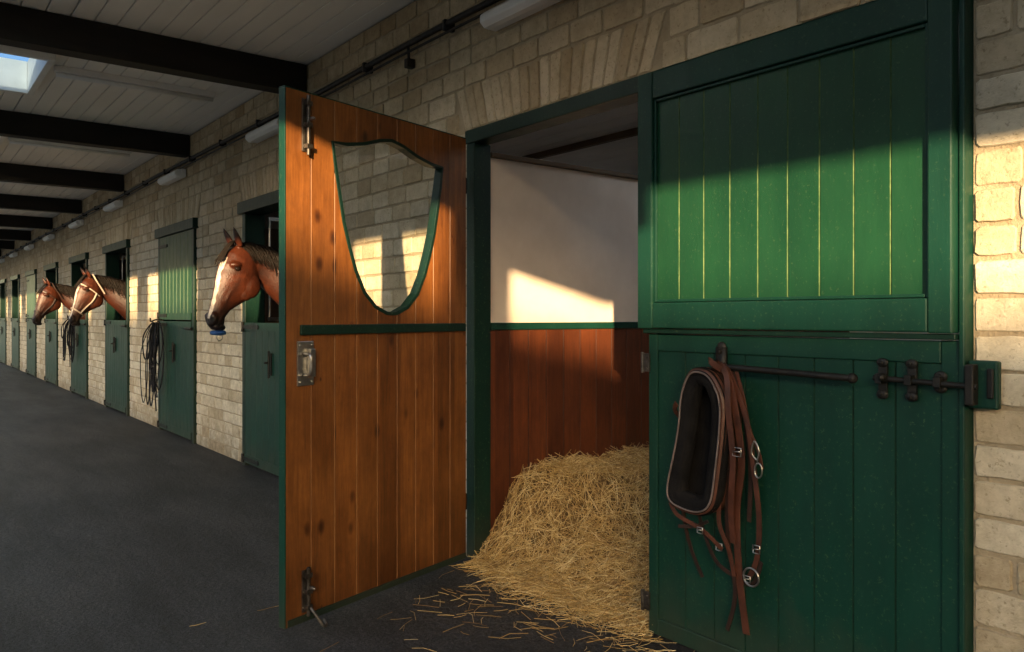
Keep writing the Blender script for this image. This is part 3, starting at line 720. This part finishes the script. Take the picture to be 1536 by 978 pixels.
def fb(F,B,w,th,off=1.0,ex=.85,add=0.0):
    F=V2(F);B=V2(B); c=(F+B)/2; h=(F-B)/2; hl=h.length
    s=math.sin(th); k=math.cos(th)
    p=c+h*k*(off+add/hl); return (p.x,(w*off+add)*math.copysign(abs(s)**ex,s),p.z)
def lerpR(L,t):
    t=max(0,min(len(L)-1.001,t)); i=int(t); f=t-i; a,b=L[i],L[i+1]
    l=lambda p,q:(p[0]+(q[0]-p[0])*f,p[1]+(q[1]-p[1])*f)
    return l(a[0],b[0]),l(a[1],b[1]),a[2]+(b[2]-a[2])*f
def horse_mesh(blaze):
    mb=MB(); n=24
    ang=[2*math.pi*k/n for k in range(n)]
    def dense(L,m=4): return [lerpR(L,i/m) for i in range((len(L)-1)*m+1)]
    mb.loft([[fb(F,B,w,a) for a in ang] for F,B,w in dense(HR)])
    mb.loft([[fb(F,B,w,a,1,1) for a in ang] for F,B,w in dense(NR)])
    TR=[(-.33,1.48,1.0,.10),(-.45,1.56,.86,.20),(-.8,1.56,.78,.27),(-1.3,1.48,.76,.29),(-1.8,1.50,.85,.28),(-2.1,1.5,.95,.25),(-2.3,1.35,1.08,.12)]
    mb.loft([[(x,w*math.sin(a),(zt+zb)/2+(zt-zb)/2*math.cos(a)) for a in ang] for x,zt,zb,w in TR])
    for s in (-1,1):
        mb.ell((.118,s*.054,1.465),(.088,.048,.096)); mb.ell((.165,s*.055,1.405),(.06,.032,.055))
        mb.ell((.262,s*.080,1.614),(.048,.028,.022))
        mb.caps((.24,s*.077,1.535),(.325,s*.050,1.35),.014,.012)
        mb.ell((.412,s*.038,1.225),(.032,.023,.040))
        base=Vector((.205,s*.050,1.755)); tip=Vector((.275,s*.066,1.895))
        rr=[]
        for k in range(9):
            t=k/8; c=base.lerp(tip,t); wd=.032*math.sin(math.pi*(.28+.70*t)); tk=.5*wd+.0035
            rr.append([(c.x+tk*math.sin(a),c.y+wd*math.cos(a),c.z-.2*tk*math.sin(a)) for a in ang[::2]])
        mb.loft(rr)
        mb.caps((-.62,s*.17,1.0),(-.60,s*.17,.52),.10,.05); mb.caps((-.60,s*.17,.52),(-.61,s*.17,.14),.048,.034); mb.caps((-.60,s*.17,.10),(-.57,s*.17,.05),.045,.055)
        mb.caps((-2.02,s*.16,1.1),(-1.88,s*.17,.78),.17,.11); mb.caps((-1.9,s*.17,.78),(-2.18,s*.17,.52),.10,.055); mb.caps((-2.18,s*.17,.52),(-2.14,s*.17,.14),.05,.036); mb.caps((-2.13,s*.17,.10),(-2.10,s*.17,.05),.045,.055)
    mb.ell((.338,0,1.155),(.040,.031,.025))
    mb.caps((-2.28,0,1.42),(-2.40,0,.75),.06,.05)
    mb.v=[bend(v) for v in mb.v]
    o=link('tmp',mb.mesh('hm',[M['coat']]))
    r=o.modifiers.new('r','REMESH'); r.mode='VOXEL'; r.voxel_size=.0075
    s=o.modifiers.new('s','SMOOTH'); s.factor=.5; s.iterations=3
    dg=bpy.context.evaluated_depsgraph_get(); dg.update()
    me=bpy.data.meshes.new_from_object(o.evaluated_get(dg)); bpy.data.objects.remove(o)
    me.name='horse_body'; me.materials.clear(); me.materials.append(M['coat'])
    att=me.color_attributes.new('Col','FLOAT_COLOR','POINT')
    fl=[V2(h[0]) for h in HR]; fw=[.006,.015,.024,.021,.017,.014,.014,.015,.012,.006]
    nos=[Vector(bend((.436,s*.046,1.215))) for s in (-1,1)]
    cols=[]
    def unbend(x,y):
        xx,yy=x,y
        for _ in range(4):
            t=max(0,min(1,(xx+.15)/.35)); t=t*t*(3-2*t); a=-YAW*t
            xx,yy=x*math.cos(a)-y*math.sin(a),x*math.sin(a)+y*math.cos(a)
        return xx,yy
    mouth=[V2((.425,1.172)),V2((.37,1.178)),V2((.328,1.195))]
    groove=[V2((.235,1.50)),V2((.30,1.38)),V2((.345,1.28))]
    jaw=[V2((.10,1.56)),V2((.16,1.47)),V2((.20,1.38))]
    def dseg(p,pl):
        best=9
        for a,b in zip(pl[:-1],pl[1:]):
            ab=b-a; t=max(0,min(1,(p-a).dot(ab)/ab.length_squared)); best=min(best,(p-(a+ab*t)).length)
        return best
    for v in me.vertices:
        c=Vector((.062,.0150,.0055)); co=v.co
        x,y=unbend(co.x,co.y); z=co.z
        c=c*(1+mnoise.noise(co*6)*.4)
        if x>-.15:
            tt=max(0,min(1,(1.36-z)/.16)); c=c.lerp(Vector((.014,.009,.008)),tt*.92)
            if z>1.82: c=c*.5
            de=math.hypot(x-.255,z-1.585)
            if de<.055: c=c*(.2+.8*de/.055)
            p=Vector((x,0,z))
            dgv=dseg(p,groove)  # shading painted into the coat: face groove, jaw line, throat and neck
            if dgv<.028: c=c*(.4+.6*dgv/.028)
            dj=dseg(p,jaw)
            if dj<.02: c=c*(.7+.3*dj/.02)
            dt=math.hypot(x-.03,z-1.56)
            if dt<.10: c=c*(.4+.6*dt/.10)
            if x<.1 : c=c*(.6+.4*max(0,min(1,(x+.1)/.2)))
            if z>1.15:
                best=9
                for i in range(1,len(fl)-1):
                    a,b=fl[i],fl[i+1]; ab=b-a; t=max(0,min(1,(p-a).dot(ab)/ab.length_squared)); d=(p-(a+ab*t)).length
                    if d<best: best=d; bw_=fw[i]*(1-t)+fw[i+1]*t
                lim=bw_*blaze*(1+.35*mnoise.noise(co*30))
                if best<.05 and z<1.67 and z>1.22:
                    e=(lim-abs(y-.014))/.005
                    k=max(0,min(1,e+.5)); c=c.lerp(Vector((.66,.61,.55)),k)
            for q in nos:
                d=co-q; d.z*=.7; dd=d.length
                if dd<.022:
                    k=max(0,1-dd/.022); c=c.lerp(Vector((.004,.003,.003)),min(1,k*2)); v.co=co-Vector((.4,math.copysign(.9,y),0))*.016*k
            if dseg(p,mouth)<.007: c=c*.3; v.co=v.co-Vector((0,math.copysign(.005,y),0))
            if 1.77<z<1.87 and x>.222+(z-1.755)*.5+.008 : c=Vector((.02,.012,.01))
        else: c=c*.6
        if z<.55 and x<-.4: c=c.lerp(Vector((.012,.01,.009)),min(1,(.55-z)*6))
        if x<-2.3 and z<1.45: c=Vector((.012,.01,.009))
        if z<.07: c=Vector((.03,.025,.02))
        cols+= [max(c[0],.002),max(c[1],.002),max(c[2],.002),1]
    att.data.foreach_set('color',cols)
    me.polygons.foreach_set('use_smooth',[True]*len(me.polygons))
    return me
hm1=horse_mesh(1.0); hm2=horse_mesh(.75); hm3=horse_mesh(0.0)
mb=MB()
def strip(pts,w,mi=0):
    P=[Vector(bend(p)) for p in cr(pts,3)]; n=len(P)
    mb.sweep(P,[(-.5,-.12),(.5,-.12),(.5,.12),(-.5,.12)],(0,1,.3),mi,False,[w*(1-.85*(i/(n-1))**2) for i in range(n)])
for i in range(460):
    t=U(.05,3.6); F,B,w=lerpR(NR,t); side=1 if R()<.85 else -1
    ml=U(.9,1.7); pts=[]
    for k in range(5):
        th=side*ml*k/4; p=fb(F,B,w,th,1.0,1,.008+.012*R()); pts.append((p[0]+.03*k/4*U(-1,1)-.01*k,p[1],p[2]))
    strip(pts,U(.006,.013))
for i in range(40):
    y0=U(-.03,.03); pts=[(.18,y0*.5,1.785),(.24,y0,1.782+U(0,.010)),(.305,y0*1.3,1.715),(.345+U(0,.008),y0*1.5+U(-.01,.01),1.65),(.362,y0*1.5,U(1.60,1.65))]
    strip(pts,U(.005,.010))
manem=mb.mesh('mane',[M['mane']],True)
eyem=[];lidm=[]
for s in (-1,1):
    mb=MB(); mb.ell(bend((.255,s*.090,1.585)),(.020,.014,.017),12); eyem.append(mb.mesh('eye',[M['eye']],True))
    mb=MB(); mb.tube([bend((.255+.021*math.cos(a),s*(.093),1.587+.0155*math.sin(a)+.003*math.cos(a))) for a in [math.pi*k/8-.15 for k in range(9)]],.0045,6); lidm.append(mb.mesh('lid',[M['mane']],True))
def haltermesh(mat):
    mb=MB()
    for t,w in ((5.3,.018),(1.6,.015)):
        F,B,ww=lerpR(HR,t)
        pts=[bend(fb(F,B,ww,a,1,.85,.010)) for a in [2*math.pi*k/28 for k in range(28)]]
        P=[Vector(p) for p in pts]; c=sum(P,Vector())/len(P); rings=[]
        ax=(V2(HR[6][0])-V2(HR[3][0])).normalized()
        for q in P:
            o=(q-c).normalized(); rings.append([q-ax*w/2-o*.002,q+ax*w/2-o*.002,q+ax*w/2+o*.003,q-ax*w/2+o*.003])
        mb.loft(rings,0,True)
    for s in (-1,1):
        pts=[bend(fb(*lerpR(HR,t),s*1.75,1,.85,.020)) for t in (5.3,4.6,3.9,3.2,2.5,1.6)]
        mb.strap(pts,.016,.005,0,up=(.2,s,0))
        pts=[bend(p) for p in ((.03,s*.10,1.545),(.09,s*.104,1.63),(.15,s*.096,1.72),(.175,s*.06,1.79),(.18,0,1.80))]
        mb.strap(cr(pts,4),.016,.005,0,up=(.1,s,.3))
    return mb.mesh('halter',[M[mat]])
hal=haltermesh('halter'); hald=haltermesh('leatherd')
def horse(hm,x,off,lab,halt=None,scale=1.0):
    h=link('horse',hm,loc=(x,-off,0),rot=(0,0,math.radians(-90)),label=lab,cat='horse'); h.scale=(scale,)*3
    link('mane',manem,h)
    for i in (0,1): link('eye',eyem[i],h); link('eyelid',lidm[i],h)
    if halt: link('halter',halt,h)
    return h
h1=horse(hm1,-5.97,.12,'bay horse with white blaze looking out over green half door')
mb=MB()
mb.tube([bend((.358+.042*math.cos(a),.040*math.sin(a),1.118)) for a in [2*math.pi*k/20 for k in range(20)]],.016,8,0,True,up=(0,0,1))
mb.strap([bend(p) for p in ((.31,.0,1.112),(.355,0,1.104),(.40,0,1.112))],.06,.012,0,up=(0,0,1))
b=link('chin_pad',mb.mesh('cpd',[M['blue']],True),h1); b['label']='blue padded chin band'
mb=MB(); mb.tube([bend((.345+.022*math.cos(a),0,1.085+.024*math.sin(a))) for a in [2*math.pi*k/16 for k in range(16)]],.004,8,0,True,up=(0,1,0))
link('ring',mb.mesh('cri',[M['steel']],True),h1)
horse(hm2,-11.3,.17,'bay horse with pale halter and narrow blaze leaning out of stall',hal,.985)
horse(hm3,-14.0,.24,'plain brown horse in dark leather halter leaning out of stall',hald,.97)

# ---------------------------------------------------------------- light, world, camera
SD=Vector((-.735,.659,-.162)).normalized()
sun=bpy.data.lights.new('Sun','SUN'); sun.energy=16.0; sun.angle=math.radians(.7); sun.color=(1,.70,.38)
so=bpy.data.objects.new('sun_lamp',sun); COL.objects.link(so); so.rotation_euler=SD.to_track_quat('-Z','Y').to_euler(); so.location=(10,-10,8)
w=bpy.data.worlds.new('World'); scene.world=w; w.use_nodes=True; nt=w.node_tree
sky=nt.nodes.new('ShaderNodeTexSky'); sky.sky_type='NISHITA'; sky.sun_disc=False
sky.sun_elevation=math.radians(9.3); sky.sun_rotation=math.atan2(-SD.x,-SD.y); sky.altitude=0; sky.dust_density=1.7; sky.ozone_density=.6
bg=nt.nodes['Background']; bg.inputs['Strength'].default_value=.95; nt.links.new(sky.outputs[0],bg.inputs[0])
cam=bpy.data.cameras.new('Camera'); cam.lens=28; cam.sensor_width=36; cam.clip_end=1500; cam.clip_start=.02; cam.shift_y=-.0098
co=bpy.data.objects.new('Camera',cam); COL.objects.link(co); co.location=(0,-2.35,1.24)
co.rotation_euler=Vector((-.788,.616,0)).to_track_quat('-Z','Y').to_euler()
scene.camera=co
